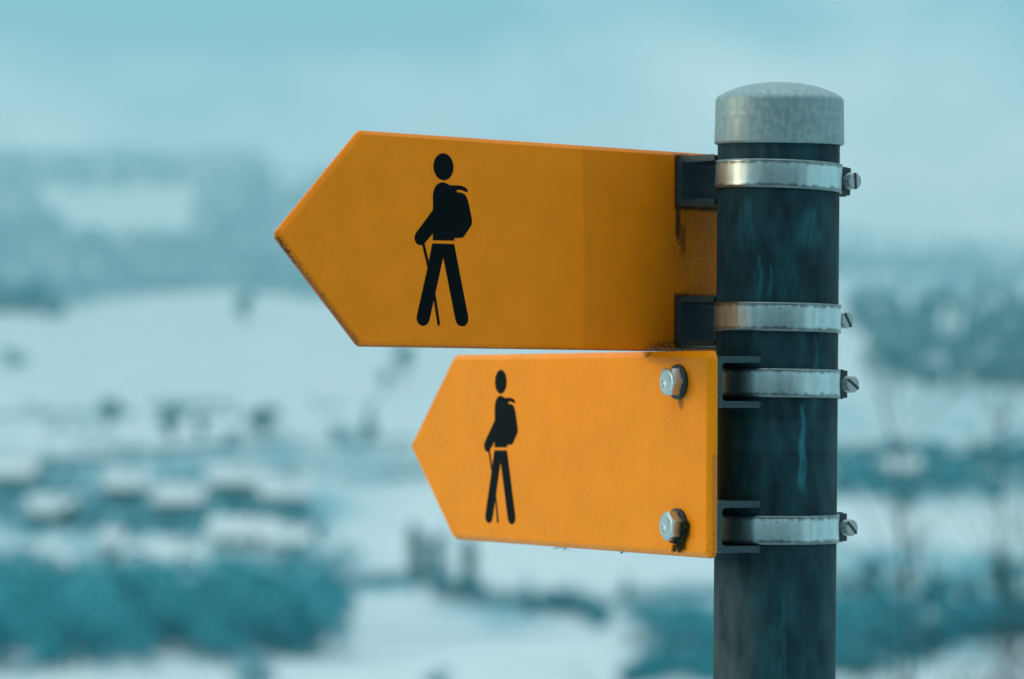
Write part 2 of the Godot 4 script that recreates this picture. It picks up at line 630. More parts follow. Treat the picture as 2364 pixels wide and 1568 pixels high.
func hedge(called: String, label: String, category: String, line: Array, tall_px: float, group := "", thick := 1.0) -> void:
	# a run of small trees and brambles grown together
	var g := RandomNumberGenerator.new()
	g.seed = hash(label)
	var st := st_new()
	var wood_st := st_new()
	st.set_smooth_group(-1)
	var start := spot(line[0][0], line[0][1])
	for k in line.size() - 1:
		var a := spot(line[k][0], line[k][1])
		var b := spot(line[k + 1][0], line[k + 1][1])
		var h0 := metres(tall_px, a)
		var steps := maxi(2, int((b - a).length() / (h0 * 0.45)))
		for i in steps:
			var at := a.lerp(b, (i + g.randf()) / steps)
			at.y = height(at.x, at.z)
			var h := h0 * g.randf_range(0.55, 1.1)
			bar(wood_st, at - start, at - start + Vector3(0, h * 0.7, 0), h * 0.03, h * 0.012, 4)
			for n in 60:
				var d := Vector3(g.randfn(), g.randfn(), g.randfn()).normalized() * pow(g.randf(), 0.5)
				var c := at - start + Vector3(d.x * h * 0.42 * thick, h * (0.52 + 0.48 * d.y), d.z * h * 0.42 * thick)
				var u := Vector3(g.randfn(), g.randfn(), g.randfn()).normalized()
				var v := u.cross(Vector3.UP).normalized()
				var col := tone(Color(0.003, 0.13, 0.17), Color(0.012, 0.24, 0.31), g.randf())
				if g.randf() < 0.10:
					col = Color(0.13, 0.48, 0.55)
				st.set_color(col)
				var s := h * 0.10 * g.randf_range(0.6, 1.5)
				tri(st, c + u * s, c + v * s, c - u * s)
	var o := thing(called, label, category, Transform3D(Basis(), start), group)
	piece("stems", done(wood_st), M.bark, o).set_meta("kind", "stuff")
	piece("foliage", done(st), M.leaf, o).set_meta("kind", "stuff")


func hedges() -> void:
	var G := "hedges between the snowfields"
	hedge("hedge", "dark hedge along the foot of the bright steep snowfield", "hedge", [[735, 1362], [860, 1352], [985, 1336], [1050, 1330]], 34, G)
	hedge("hedge", "scrubby hedge below the lower arrow, left of the post's foot", "hedge", [[1000, 1380], [1120, 1398], [1250, 1408], [1400, 1440]], 62, G)
	hedge("hedge", "dark hedge right behind the post's left edge, below the lower arrow", "hedge", [[1420, 1395], [1530, 1392], [1700, 1385]], 48, G)
	hedge("hedge", "thin dark hedge above the village roofs", "hedge", [[360, 1116], [470, 1120], [600, 1122]], 18, G)
	hedge("hedge", "thin dark hedge just left of the lower arrow's tip", "hedge", [[790, 1106], [880, 1108], [1000, 1102]], 24, G)
	hedge("hedge", "long hedge at the left end above the village", "hedge", [[-80, 1092], [80, 1088], [190, 1072], [330, 1062]], 22, G)
	hedge("hedge", "ragged hedge among the leftmost village houses", "hedge", [[-60, 1165], [60, 1160], [210, 1172]], 30, G)
	hedge("hedge", "hedge curving down through the middle of the village", "hedge", [[200, 1232], [320, 1222], [440, 1196]], 24, G)
	hedge("hedge", "hedge bordering the village on its right side", "hedge", [[640, 1222], [700, 1232], [735, 1250]], 44, G)
	hedge("hedge", "row of bushes along the woodland's upper edge", "hedge", [[520, 1302], [620, 1300], [730, 1296]], 26, G)
	hedge("hedge", "faint hedge across the big snowfield, upper left", "hedge", [[350, 952], [440, 946], [540, 942]], 22, G)
	hedge("hedge", "faint hedge at the left edge of the big snowfield", "hedge", [[-60, 968], [120, 964], [290, 958]], 16, G)
	hedge("hedge", "scrub line under the row of orchard trees", "hedge", [[180, 1046], [380, 1050], [560, 1028], [760, 1030], [960, 1026]], 20, G)
	hedge("hedge", "long low hedge across the fields under the orchard trees", "hedge", [[-60, 1062], [260, 1072], [520, 1066], [800, 1062], [980, 1058]], 12, G)
	hedge("hedge", "low hedge between the orchard and the village, further right", "hedge", [[480, 1096], [640, 1088], [780, 1086]], 14, G)
	hedge("hedge", "low hedge behind the middle of the village", "hedge", [[180, 1142], [330, 1136], [520, 1146]], 16, G)
	hedge("hedge", "low hedge between the village's two lower rows of houses", "hedge", [[380, 1240], [520, 1226], [640, 1216]], 18, G)
	hedge("hedge", "hedge along the track across the lower snowfield", "hedge", [[735, 1468], [1000, 1466], [1300, 1462]], 5, G)
	hedge("hedge", "dark hedge right of the post above the right-hand snowfield", "hedge", [[1900, 1124], [2060, 1122], [2200, 1118], [2300, 1112]], 36, G)
	hedge("hedge", "ragged tree belt right of the post below the dark hillside wood", "hedge", [[1900, 1050], [2030, 1062], [2140, 1066]], 40, G)
	hedge("hedge", "tree belt at the right edge above the snowfield", "hedge", [[2180, 1072], [2300, 1078], [2480, 1060]], 60, G)
	hedge("hedge", "tall tree belt right of the post below the right-hand snowfield", "hedge", [[1900, 1400], [2030, 1394], [2160, 1392], [2280, 1380]], 84, G)
	hedge("hedge", "scrub at the picture's foot left of the post", "hedge", [[1440, 1590], [1540, 1560], [1640, 1540], [1740, 1520]], 70, G)
	hedge("hedge", "lower scrub left of the post, one hedge up from the foot", "hedge", [[1440, 1490], [1560, 1500], [1720, 1490]], 52, G)
	hedge("hedge", "scrub right of the post near the picture's foot", "hedge", [[1880, 1530], [2030, 1520], [2200, 1500]], 90, G)
	hedge("hedge", "scrub in the lower right corner behind the bare shrub", "hedge", [[2180, 1490], [2300, 1470], [2460, 1450]], 80, G)


func trees() -> void:
	var O := "orchard trees above the village"
	plant("broad", 562, 758, 80, "lone tree in the middle of the big snowfield")
	plant("bush", 30, 846, 44, "dark bush on the big snowfield at the left edge", "", 1.3)
	plant("broad", 932, 886, 92, "tree between the two arrow tips, the higher of the pair")
	plant("broad", 890, 912, 58, "pale tree just below left of the tree between the arrow tips")
	plant("broad", 252, 1006, 86, "narrow tree at the left end of the orchard row", O)
	plant("broad", 392, 1038, 96, "second orchard tree from the left, round crowned", O)
	plant("broad", 462, 1036, 80, "narrow tree between the two round orchard trees", O, 0.7)
	plant("broad", 606, 1030, 92, "broad round tree in the middle of the orchard row", O, 1.6)
	plant("bush", 540, 1028, 34, "low bush beside the broad round orchard tree", O, 1.2)
	plant("conifer", 852, 1020, 98, "tall narrow tree left of the lower arrow's tip", O, 1.5)
	plant("bush", 785, 1020, 44, "bush left of the tall narrow tree by the lower arrow", O, 1.2)
	plant("poplar", 962, 1372, 168, "leftmost poplar of three below the lower arrow")
	plant("poplar", 1010, 1374, 150, "middle poplar of three below the lower arrow")
	plant("poplar", 1084, 1392, 160, "rightmost poplar of three below the lower arrow")
	plant("conifer", 1222, 1420, 96, "dark spruce in the hedge under the lower arrow", "", 1.5)
	plant("conifer", 1446, 1392, 80, "spruce rising left of the post's foot", "", 1.3)
	plant("bush", 1380, 1452, 40, "dark bush at the tip of the lower snowfield", "", 1.2)
	plant("bush", 1010, 1592, 52, "bush at the picture's foot in the middle of the snowfield", "", 1.1)
	plant("bush", 590, 1598, 90, "bush at the picture's foot by the woodland's right end", "", 0.9)
	plant("bush", 640, 1510, 90, "bush at the right end of the leafless woodland")
	plant("broad", 705, 1440, 110, "tree standing out at the upper right end of the woodland")
	plant("conifer", 2148, 1400, 132, "pointed spruce in the tree belt right of the post", "", 1.3)
	plant("conifer", 2240, 1392, 96, "shorter spruce further right in the tree belt", "", 1.5)
	plant("broad", 2012, 1400, 108, "round tree in the tree belt nearest the post's right side")
	plant("broad", 2320, 1440, 150, "tree in the tree belt at the right picture edge")
	plant("broad", 2360, 900, 70, "pale tree at the right edge below the hillside wood")
	plant("broad", 300, 1258, 44, "small garden tree in front of the long village barn")
	plant("bush", 430, 1140, 34, "garden bush behind the middle village house", "", 1.3)
	plant("broad", 165, 1218, 58, "garden tree between the leftmost village houses", "", 1.2)
	plant("broad", 560, 1188, 46, "garden tree behind the right-hand village houses", "", 1.2)
	plant("bush", 690, 1196, 42, "bush in the garden at the village's right end", "", 1.2)


func house(px: float, py: float, wide: float, deep: float, wall_h: float, roof_h: float, turn: float, wall: Material, label: String) -> void:
	var at := spot(px, py)
	var o := thing("village_house", label, "house", Transform3D(Basis(Vector3.UP, turn), at), "village houses with snowy roofs")
	var st := st_new()
	box_at(st, Vector3(0, wall_h / 2 - 0.6, 0), Vector3(wide, wall_h + 1.2, deep))
	for s in [-1.0, 1.0]:
		var x: float = s * (wide / 2 - 0.002)
		tri(st, Vector3(x, wall_h, -deep / 2), Vector3(x, wall_h + roof_h, 0), Vector3(x, wall_h, deep / 2))
	piece("wall", done(st), wall, o)
	st = st_new()
	var e := 0.7
	var tx := wide / 2 + e
	for s in [-1.0, 1.0]:
		var slope := roof_h / (deep / 2)
		var eave := Vector3(0, wall_h - e * slope + 0.1, s * (deep / 2 + e))
		var ridge := Vector3(0, wall_h + roof_h + 0.1, 0)
		var up := Vector3(0, 0.45, 0)
		var a := eave + Vector3(-tx, 0, 0)
		var b := eave + Vector3(tx, 0, 0)
		var c := ridge + Vector3(tx, 0, 0)
		var d := ridge + Vector3(-tx, 0, 0)
		st.set_smooth_group(-1)
		quad(st, a, b, c, d)
		quad(st, a + up, d + up, c + up, b + up)
		quad(st, a, a + up, b + up, b)
		quad(st, b, b + up, c + up, c)
		quad(st, d, d + up, a + up, a)
	var roof := piece("roof", done(st), M.roof_snow, o)
	st = st_new()
	box_at(st, Vector3(wide * 0.22, wall_h + roof_h * 0.9, deep * 0.1), Vector3(0.8, roof_h * 0.9, 0.8))
	piece("chimney", done(st), M.brick, roof)
	for i in 3:
		for j in (2 if wall_h > 4.5 else 1):
			var c := Vector3((i - 1) * wide * 0.29, 1.6 + j * 2.6, deep / 2 + 0.03)
			if i == 1 and j == 0:
				st = st_new()
				box_at(st, Vector3(c.x, 1.05, c.z), Vector3(1.1, 2.1, 0.08))
				piece("door", done(st), M.wood, o)
				continue
			st = st_new()
			box_at(st, c, Vector3(1.5, 1.4, 0.08))
			var w := piece("window", done(st), M.wall_pale, o)
			st = st_new()
			box_at(st, c + Vector3(0, 0, 0.05), Vector3(1.2, 1.1, 0.04))
			piece("pane", done(st), M.glass, w)


func village() -> void:
	house(395, 1318, 9.0, 6.5, 1.6, 2.0, 0.05, M.wall_dark, "long low barn with a snowy roof just above the woodland")
	house(258, 1296, 3.2, 4.5, 3.4, 1.6, 0.1, M.wall_pale, "small white house left of the long low barn")
	house(120, 1214, 8.5, 7.0, 3.0, 2.8, 0.3, M.wall_dark, "dark house with a snowy roof, lowest of the leftmost houses")
	house(40, 1130, 10.0, 8.0, 3.6, 3.0, -0.2, M.wall_mid, "grey house at the left picture edge, highest in the village")
	house(290, 1158, 9.0, 8.0, 3.4, 3.0, 0.2, M.wall_dark, "dark house in the middle left of the village")
	house(420, 1190, 9.5, 8.0, 3.2, 3.0, -0.15, M.wall_mid, "grey house in the very middle of the village")
	house(545, 1152, 11.0, 9.0, 4.0, 3.2, 0.1, M.wall_mid, "large grey house on the upper right of the village")
	house(650, 1178, 10.0, 8.0, 3.2, 3.2, 0.35, M.wall_mid, "grey house turned sideways at the village's right end")
	house(560, 1266, 10.5, 8.0, 2.6, 2.6, -0.05, M.wall_pale, "pale wide house right of the long low barn")
	house(668, 1278, 7.0, 6.5, 2.4, 2.2, 0.1, M.wall_pale, "small pale house at the village's lower right corner")
	house(2080, 1110, 8.0, 7.0, 3.0, 2.6, 0.2, M.wall_mid, "single grey house right of the post")
	car(178, 1330)


func car(px: float, py: float) -> void:
	var at := spot(px, py)
	var o := thing("parked_car", "small red car parked left of the white house above the woodland", "car", Transform3D(Basis(Vector3.UP, 0.15), at))
	var side := PackedVector2Array([Vector2(-2.0, 0.35), Vector2(-2.0, 0.85), Vector2(-1.6, 0.98), Vector2(-1.2, 1.42), Vector2(0.4, 1.46), Vector2(1.0, 1.0), Vector2(1.9, 0.85), Vector2(2.02, 0.4)])
	piece("body", prism(side, -0.85, 0.85), M.car_red, o)
	var win := PackedVector2Array([Vector2(-1.35, 1.0), Vector2(-1.08, 1.36), Vector2(0.32, 1.38), Vector2(0.75, 1.0)])
	piece("window", prism(win, -0.87, 0.87), M.glass, o)
	for x in [-1.25, 1.25]:
		for z in [-0.8, 0.8]:
			var c := CylinderMesh.new()
			c.top_radius = 0.32
			c.bottom_radius = 0.32
			c.height = 0.22
			c.radial_segments = 14
			piece("wheel", c, M.rubber, o, Transform3D(Basis(Vector3.RIGHT, PI / 2), Vector3(x, 0.32, z)))


func prism(poly: PackedVector2Array, z0: float, z1: float) -> ArrayMesh:
	var st := st_new()
	st.set_smooth_group(-1)
	var p := poly.duplicate()
	if Geometry2D.is_polygon_clockwise(p):
		p.reverse()
	var ix := Geometry2D.triangulate_polygon(p)
	for i in range(0, ix.size(), 3):
		var a: Vector2 = p[ix[i]]
		var b: Vector2 = p[ix[i + 1]]
		var c: Vector2 = p[ix[i + 2]]
		if (b - a).cross(c - a) < 0:
			var t: Vector2 = b
			b = c
			c = t
		tri(st, Vector3(a.x, a.y, z1), Vector3(c.x, c.y, z1), Vector3(b.x, b.y, z1))
		tri(st, Vector3(a.x, a.y, z0), Vector3(b.x, b.y, z0), Vector3(c.x, c.y, z0))
	for i in p.size():
		var a: Vector2 = p[i]
		var b: Vector2 = p[(i + 1) % p.size()]
		quad(st, Vector3(a.x, a.y, z0), Vector3(a.x, a.y, z1), Vector3(b.x, b.y, z1), Vector3(b.x, b.y, z0))
	return done(st)


func shrub(x: float, d: float, tall: float, stems: int, s: int, label: String) -> void:
	var g := RandomNumberGenerator.new()
	g.seed = s
	var base := Vector3(x, height(x, -d), -d)
	var o := thing("bare_shrub", label, "shrub", Transform3D(Basis(), base), "bare shrubs close behind the post")
	var tw := st_new()
	for i in stems:
		var st := st_new()
		var p := Vector3(g.randf_range(-0.12, 0.12), -0.05, g.randf_range(-0.12, 0.12))
		var dir := Vector3(g.randfn() * 0.20, 1.0, g.randfn() * 0.20)
		var n := 7
		var r := g.randf_range(0.013, 0.020)
		for k in n:
			var q := p + dir.normalized() * tall / n * g.randf_range(0.85, 1.1)
			bar(st, p, q, r, r * 0.82, 5)
			r *= 0.82
			if k > 1:
				for m in 6:
					var e := (dir.normalized() + Vector3(g.randfn(), g.randfn() * 0.5 + 0.3, g.randfn()) * 0.55).normalized()
					var l := tall * g.randf_range(0.07, 0.2)
					var mid := q + e * l * 0.5
					bar(tw, q, mid, r * 0.6, r * 0.45, 4)
					bar(tw, mid, mid + (e + Vector3(g.randfn(), 0.6, g.randfn()) * 0.35).normalized() * l * 0.6, r * 0.35, r * 0.16, 4)
					bar(tw, mid, mid + (e + Vector3(g.randfn(), 0.4, g.randfn()) * 0.6).normalized() * l * 0.45, r * 0.3, r * 0.14, 4)
			dir += Vector3(g.randfn(), 0, g.randfn()) * 0.14
			p = q
		piece("stem", done(st), M.twig, o)
	piece("twigs", done(tw), M.twig, o).set_meta("kind", "stuff")


func shrubs() -> void:
	shrub(1.62, 12.5, 3.6, 7, 4, "bare twiggy shrub at the right edge, the taller one")
	shrub(1.20, 11.5, 2.5, 6, 14, "bare twiggy shrub nearest the post's right side, low and wide")
	shrub(1.78, 14.0, 3.4, 8, 21, "bare twiggy shrub at the right edge, farthest back")
	shrub(1.52, 10.5, 2.7, 8, 9, "bare twiggy shrub at the right edge, the shorter and nearer one")


# ==================================================================== the signpost
const POST_X := 0.10777         # where the post meets the ground
const POST_Y := -2.30
const POST_LEAN := -0.00985
const POST_R := 0.0301


func post_at(world_y: float) -> Transform3D:
	var b := Basis(Vector3.BACK, POST_LEAN)
	return Transform3D(b, Vector3(POST_X, POST_Y, -1.75) + b * Vector3(0, world_y - POST_Y, 0))


func tube_texture() -> ImageTexture:
	# old galvanised steel: dark patina, pale runs of zinc, tide marks, vertical grain, painted side light low on the left; u goes round, v covers 0.5 m
	var w := 512
	var h := 1024
	var im := Image.create_empty(w, h, false, Image.FORMAT_RGB8)
	var n := FastNoiseLite.new()
	n.seed = 71
	n.frequency = 1.0
	n.fractal_octaves = 4
	var g := FastNoiseLite.new()
	g.seed = 72
	g.frequency = 1.0
	g.fractal_octaves = 2
	for y in h:
		var mm := 200.0 - 500.0 * float(y) / h   # height above eye level in mm
		for x in w:
			var a := float(x) / w * TAU
			var cx := cos(a)
			var cz := sin(a)
			var cloud := n.get_noise_3d(cx * 2.0, mm * 0.028, cz * 2.0)
			var grain := g.get_noise_3d(cx * 22.0, mm * 0.06, cz * 22.0)
			var grit := g.get_noise_3d(cx * 60.0, mm * 1.6, cz * 60.0)
			var k := 0.38 + cloud * 0.6 + n.get_noise_3d(cx * 5.0 + 7.0, mm * 0.05, cz * 5.0) * 0.32 + grain * 0.05 + grit * 0.16
			# zinc patina below the lower clamp is paler
			k += 0.16 * smoothstep(-60.0, -110.0, mm)
			# a paler ring between two tide marks
			if mm < -10.0 + cloud * 2.0 and mm > -25.5 + grain:
				k += 0.22
			var c := Color(0.003, 0.020, 0.027).lerp(Color(0.016, 0.074, 0.090), clampf(k, 0.0, 1.4))
			# a run of pale wash down the front, ending in a drop
			var run := runs(a, mm)
			c = c.lerp(Color(0.022, 0.155, 0.19), clampf(run * (0.7 + grain * 0.8), 0.0, 0.95))
			var side_light := smoothstep(0.2, 0.9, -cx) * smoothstep(-70.0, -120.0, mm)  # warm light from the left, painted into the lower tube's colour
			c = c.lerp(Color(0.062, 0.078, 0.078), clampf(side_light * (0.5 + cloud), 0.0, 0.8))
			im.set_pixel(x, y, c.linear_to_srgb())
	return ImageTexture.create_from_image(im)


func runs(a: float, mm: float) -> float:
	# a = PI/2 faces the lens; smaller angles lie to the right
	var k := 0.0
	var list := [[1.10, 92.0, 74.0, 0.16, 0.5], [1.20, -4.0, -44.0, 0.05, 1.0], [1.92, 70.0, 46.0, 0.03, 0.45], [1.75, 66.0, 47.0, 0.02, 0.4], [0.95, 30.0, -4.0, 0.04, 0.45], [2.2, 96.0, 72.0, 0.14, 0.35], [1.5, -95.0, -150.0, 0.05, 0.3]]
	for r in list:
		var along := smoothstep(r[2] - 4.0, r[2] + 6.0, mm) * smoothstep(r[1] + 3.0, r[1] - 3.0, mm)
		var swell: float = r[3] * (1.0 + 1.2 * smoothstep(r[1], r[2], mm))
		k += r[4] * along * (1.0 - smoothstep(swell * 0.35, swell, absf(a - r[0] + 0.02 * sin(mm * 0.35))))
	return k


func signpost() -> void:
	var o := thing("signpost", "round grey steel tube post with a domed metal cap carrying both arrows", "post", post_at(POST_Y))
	var m := mat(Color(1, 1, 1), 0.68, 0.1)
	m.metallic_specular = 0.3
	m.albedo_texture = tube_texture()
	m.uv1_scale = Vector3(1, 1, 1)
	M.tube = m
	# v of the lathe is 1 - y / tall, and the picture's middle stands 2.14 m above the foot
	var t := lathe([Vector2(POST_R, -0.35), Vector2(POST_R, 1.89), Vector2(POST_R, 2.39), Vector2(POST_R, 2.442), Vector2(0.027, 2.442)], 96, 0.5)
	piece("tube", t, m, o)
	var prof: Array = []
	for q in [[30.3, 0.3], [31.2, 0.0], [31.9, 0.5], [32.0, 1.6], [31.75, 12.0], [31.65, 20.8], [31.5, 22.0], [31.0, 23.2], [30.2, 23.9], [27.5, 25.5], [24.2, 26.9], [20.8, 28.2], [17.5, 29.1], [10.7, 30.4], [5.0, 30.9], [0.001, 31.0]]:
		prof.append(Vector2(q[0], q[1]) * MM)
	var cap := piece("post_cap", smooth_lathe(prof, 96), M.cap, o)
	cap.transform = Transform3D(Basis(Vector3.RIGHT, 0.035), Vector3(0.0002, 0.1247 - POST_Y, 0))


func smooth_lathe(profile: Array, sides: int) -> ArrayMesh:
	var st := st_new()
	st.set_smooth_group(0)
	for k in profile.size() - 1:
		var a: Vector2 = profile[k]
		var b: Vector2 = profile[k + 1]
		for i in sides:
			var p := TAU * i / sides
			var q := TAU * (i + 1) / sides
			quad(st, Vector3(a.x * cos(p), a.y, a.x * sin(p)), Vector3(b.x * cos(p), b.y, b.x * sin(p)), Vector3(b.x * cos(q), b.y, b.x * sin(q)), Vector3(a.x * cos(q), a.y, a.x * sin(q)))
	return done(st)


# ---- the arrows. Their own axes: x along the arrow from its tip, y up, z out of the printed face; millimetres until the mesh
const LONG := 305.0
const HALF := 50.0
const TIP := 50.0


func rim(inset: float) -> PackedVector2Array:
	var r := 4.6
	var corners := [Vector2(0, 0), Vector2(TIP, -HALF), Vector2(LONG, -HALF), Vector2(LONG, HALF), Vector2(TIP, HALF)]
	var out := PackedVector2Array()
	for i in 5:
		var c: Vector2 = corners[i]
		var a: Vector2 = (corners[(i + 4) % 5] - c).normalized()
		var b: Vector2 = (corners[(i + 1) % 5] - c).normalized()
		var half := a.angle_to(b) / 2.0
		var mid := (a + b).normalized()
		var rr := r if i != 0 else 3.0
		var centre := c + mid * (rr / absf(sin(half)))
		# outward normals of the two edges that meet here (the outline runs anticlockwise)
		var n0 := Vector2(-a.y, a.x)
		var n1 := Vector2(b.y, -b.x)
		if n0.dot(mid) > 0:
			n0 = -n0
		if n1.dot(mid) > 0:
			n1 = -n1
		for k in 6:
			var n := n0.slerp(n1, k / 5.0)
			out.append(centre + n * maxf(rr - inset, 0.02) - (Vector2.ZERO if inset <= rr else mid * (rr - inset) / absf(sin(half)) ))
	return out


func panel_mesh(fold: float) -> ArrayMesh:
	var st := st_new()
	var prof := [[3.9, 0.0], [3.3, -0.12], [2.7, -0.5], [0.7, -2.5], [0.15, -3.2], [0.0, -4.0], [0.0, -5.4], [1.1, -5.4], [1.2, -4.2], [3.0, -2.2], [4.3, -1.8]]
	var rings: Array[PackedVector2Array] = []
	for p in prof:
		p[0] *= fold
		p[1] *= fold
		rings.append(rim(p[0]))
	var n := rings[0].size()
	for k in prof.size() - 1:
		for i in n:
			var j := (i + 1) % n
			var a: Vector2 = rings[k][i]
			var b: Vector2 = rings[k][j]
			var c: Vector2 = rings[k + 1][j]
			var d: Vector2 = rings[k + 1][i]
			var za: float = prof[k][1]
			var zc: float = prof[k + 1][1]
			st.set_smooth_group(-1)
			for t in [[a, za], [c, zc], [b, za], [a, za], [d, zc], [c, zc]]:
				sign_vertex(st, t[0], t[1])
	for side in [0, prof.size() - 1]:
		var ring: PackedVector2Array = rings[side]
		var ix := Geometry2D.triangulate_polygon(ring)
		for i in range(0, ix.size(), 3):
			var a: Vector2 = ring[ix[i]]
			var b: Vector2 = ring[ix[i + 1]]
			var c: Vector2 = ring[ix[i + 2]]
			var ccw := (b - a).cross(c - a) > 0
			if ccw == (side == 0):
				var t: Vector2 = b
				b = c
				c = t
			for v in [a, b, c]:
				sign_vertex(st, v, prof[side][1])
	return done_uv(st)


func sign_vertex(st: SurfaceTool, p: Vector2, z: float) -> void:
	st.set_uv(Vector2(p.x / LONG, 0.5 - p.y / (2 * HALF)))
	st.add_vertex(Vector3(p.x, p.y, z) * MM)


func done_uv(st: SurfaceTool) -> ArrayMesh:
	st.generate_normals()
	st.generate_tangents()
	return st.commit()


func paint(upper: bool) -> ImageTexture:
	var w := 1220
	var h := 400
	var im := Image.create_empty(w, h, false, Image.FORMAT_RGB8)
	var n := FastNoiseLite.new()
	n.seed = 91 if upper else 92
	n.frequency = 1.0
	n.fractal_octaves = 3
	var base := Color(0.93, 0.25, 0.004) if upper else Color(0.90, 0.285, 0.004)
	var dirt := Color(0.03, 0.022, 0.012)
	for y in h:
		for x in w:
			var u := float(x) / w * LONG
			var v := (0.5 - float(y) / h) * 2 * HALF
			var soft := n.get_noise_2d(u * 0.03, v * 0.03)
			var grain := n.get_noise_2d(u * 1.9, v * 1.9)
			var spots := n.get_noise_2d(u * 0.55 + 90.0, v * 0.55)
			var k := 1.0 + soft * 0.06 + grain * 0.09
			var c := Color(base.r * k, base.g * (k + grain * 0.04), base.b * k)
			var edge := edge_distance(u, v)
			var d := 0.0
			# grime gathers along the rim, more on the lower sides
			var low := 1.0 if v < 2.0 else 0.25
			d += low * (0.35 if upper else 0.12) * (1.0 - smoothstep(0.2, 2.6, edge)) * clampf(0.5 + spots * 1.2, 0.0, 1.0)
			d += (0.6 if upper else 0.25) * smoothstep(0.5, 0.68, spots) * (1.0 - smoothstep(1.0, 6.0, edge)) * low
			# fly specks
			d += 0.35 * smoothstep(0.56, 0.70, n.get_noise_2d(u * 0.8 + 400.0, v * 0.8))
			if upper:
				d += stain_tone_upper(u, v, spots)
			else:
				d += stain_lower(u, v, spots)
			if v < 0.0:
				c = c.lerp(Color(0.34, 0.12, 0.07), (0.7 if upper else 0.35) * (1.0 - smoothstep(0.5, 1.3 + spots, edge)))
			c = c.lerp(dirt, clampf(d, 0.0, 0.93))
			im.set_pixel(x, y, c.linear_to_srgb())
	return ImageTexture.create_from_image(im)


func edge_distance(u: float, v: float) -> float:
	return minf(minf(HALF - absf(v), LONG - u), (u - absf(v)) * 0.7071)


func blot(u: float, v: float, cu: float, cv: float, ru: float, rv: float) -> float:
	return 1.0 - smoothstep(0.35, 1.0, sqrt(pow((u - cu) / ru, 2) + pow((v - cv) / rv, 2)))


func stain_tone_upper(u: float, v: float, s: float) -> float:
	var d := 0.0
	for c in [35.0, -35.0]:
		# grime round the clamp bracket, wider at its left edge, and what rain has washed down from it
		var out := maxf(absf(u - 273.9) - 20.5, absf(v - c) - 12.5)
		d += 0.9 * (1.0 - smoothstep(0.2, 2.6 + s * 1.5, out))
	d += 0.85 * blot(u, v, 254.5 + s, 14.0, 2.6, 13.0)
	d += 0.5 * blot(u, v, 258.0 + s, 6.0, 3.0, 12.0)
	d += 0.55 * smoothstep(0.18, 0.42, s) * blot(u, v, 256.0, 0.0, 12.0, 20.0)
	d += 0.6 * smoothstep(0.25, 0.45, s) * blot(u, v, 275.0, 0.0, 16.0, 26.0)
	d += 0.7 * smoothstep(0.15, 0.5, s + 0.35) * blot(u, v, 250.0, -48.0, 22.0, 5.0)
	if v < -1.0 and u < 16.0:
		d += 0.5 * (1.0 - smoothstep(0.8, 2.4, edge_distance(u, v))) * smoothstep(-0.25, 0.2, s) * (1.0 - smoothstep(8.0, 16.0, u))
	var tone_edge := 189.0 + s * 1.5 + (1.5 if v < 18.0 else 0.0)
	d += 0.13 * smoothstep(tone_edge - 0.8, tone_edge + 0.8, u) * (1.0 - smoothstep(262.0, 263.5, u))  # slightly darker from an upright edge across to near the bracket
	return d


func stain_lower(u: float, v: float, s: float) -> float:
	var d := 0.55 * blot(u, v, 248.0, 48.8, 3.0 + s * 2.0, 2.2)
	d += 0.25 * blot(u, v, 264.0, 47.0, 26.0, 4.0)
	for c in [35.0, -35.0]:
		d += 0.35 * blot(u, v, 282.0, c - 2.0, 13.0, 10.5)
		d += 0.6 * blot(u, v, 279.5, c - 10.5, 3.5 + s * 2.0, 4.0)
	return d


func sign_paint(upper: bool) -> StandardMaterial3D:
	var m := StandardMaterial3D.new()
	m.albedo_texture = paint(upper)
	m.roughness = 0.34
	m.metallic_specular = 0.18
	m.clearcoat_enabled = true
	m.clearcoat = 0.14 if not upper else 0.10
	m.clearcoat_roughness = 0.28
	m.normal_enabled = true
	var t := noise_tex(61, 0.035, 3, null, 1024)
	t.as_normal_map = true
	t.bump_strength = 6.0
	m.normal_texture = t
	m.normal_scale = 0.16 if upper else 0.3
	return m


func arrow(called: String, label: String, upper: bool, at: Transform3D) -> Node3D:
	var o := thing(called, label, "sign", at, "orange hiking arrows on the post")
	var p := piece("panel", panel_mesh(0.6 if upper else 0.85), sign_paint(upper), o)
	p.name = "panel"
	hiker(o, 98.6 if upper else 102.4)
	return o


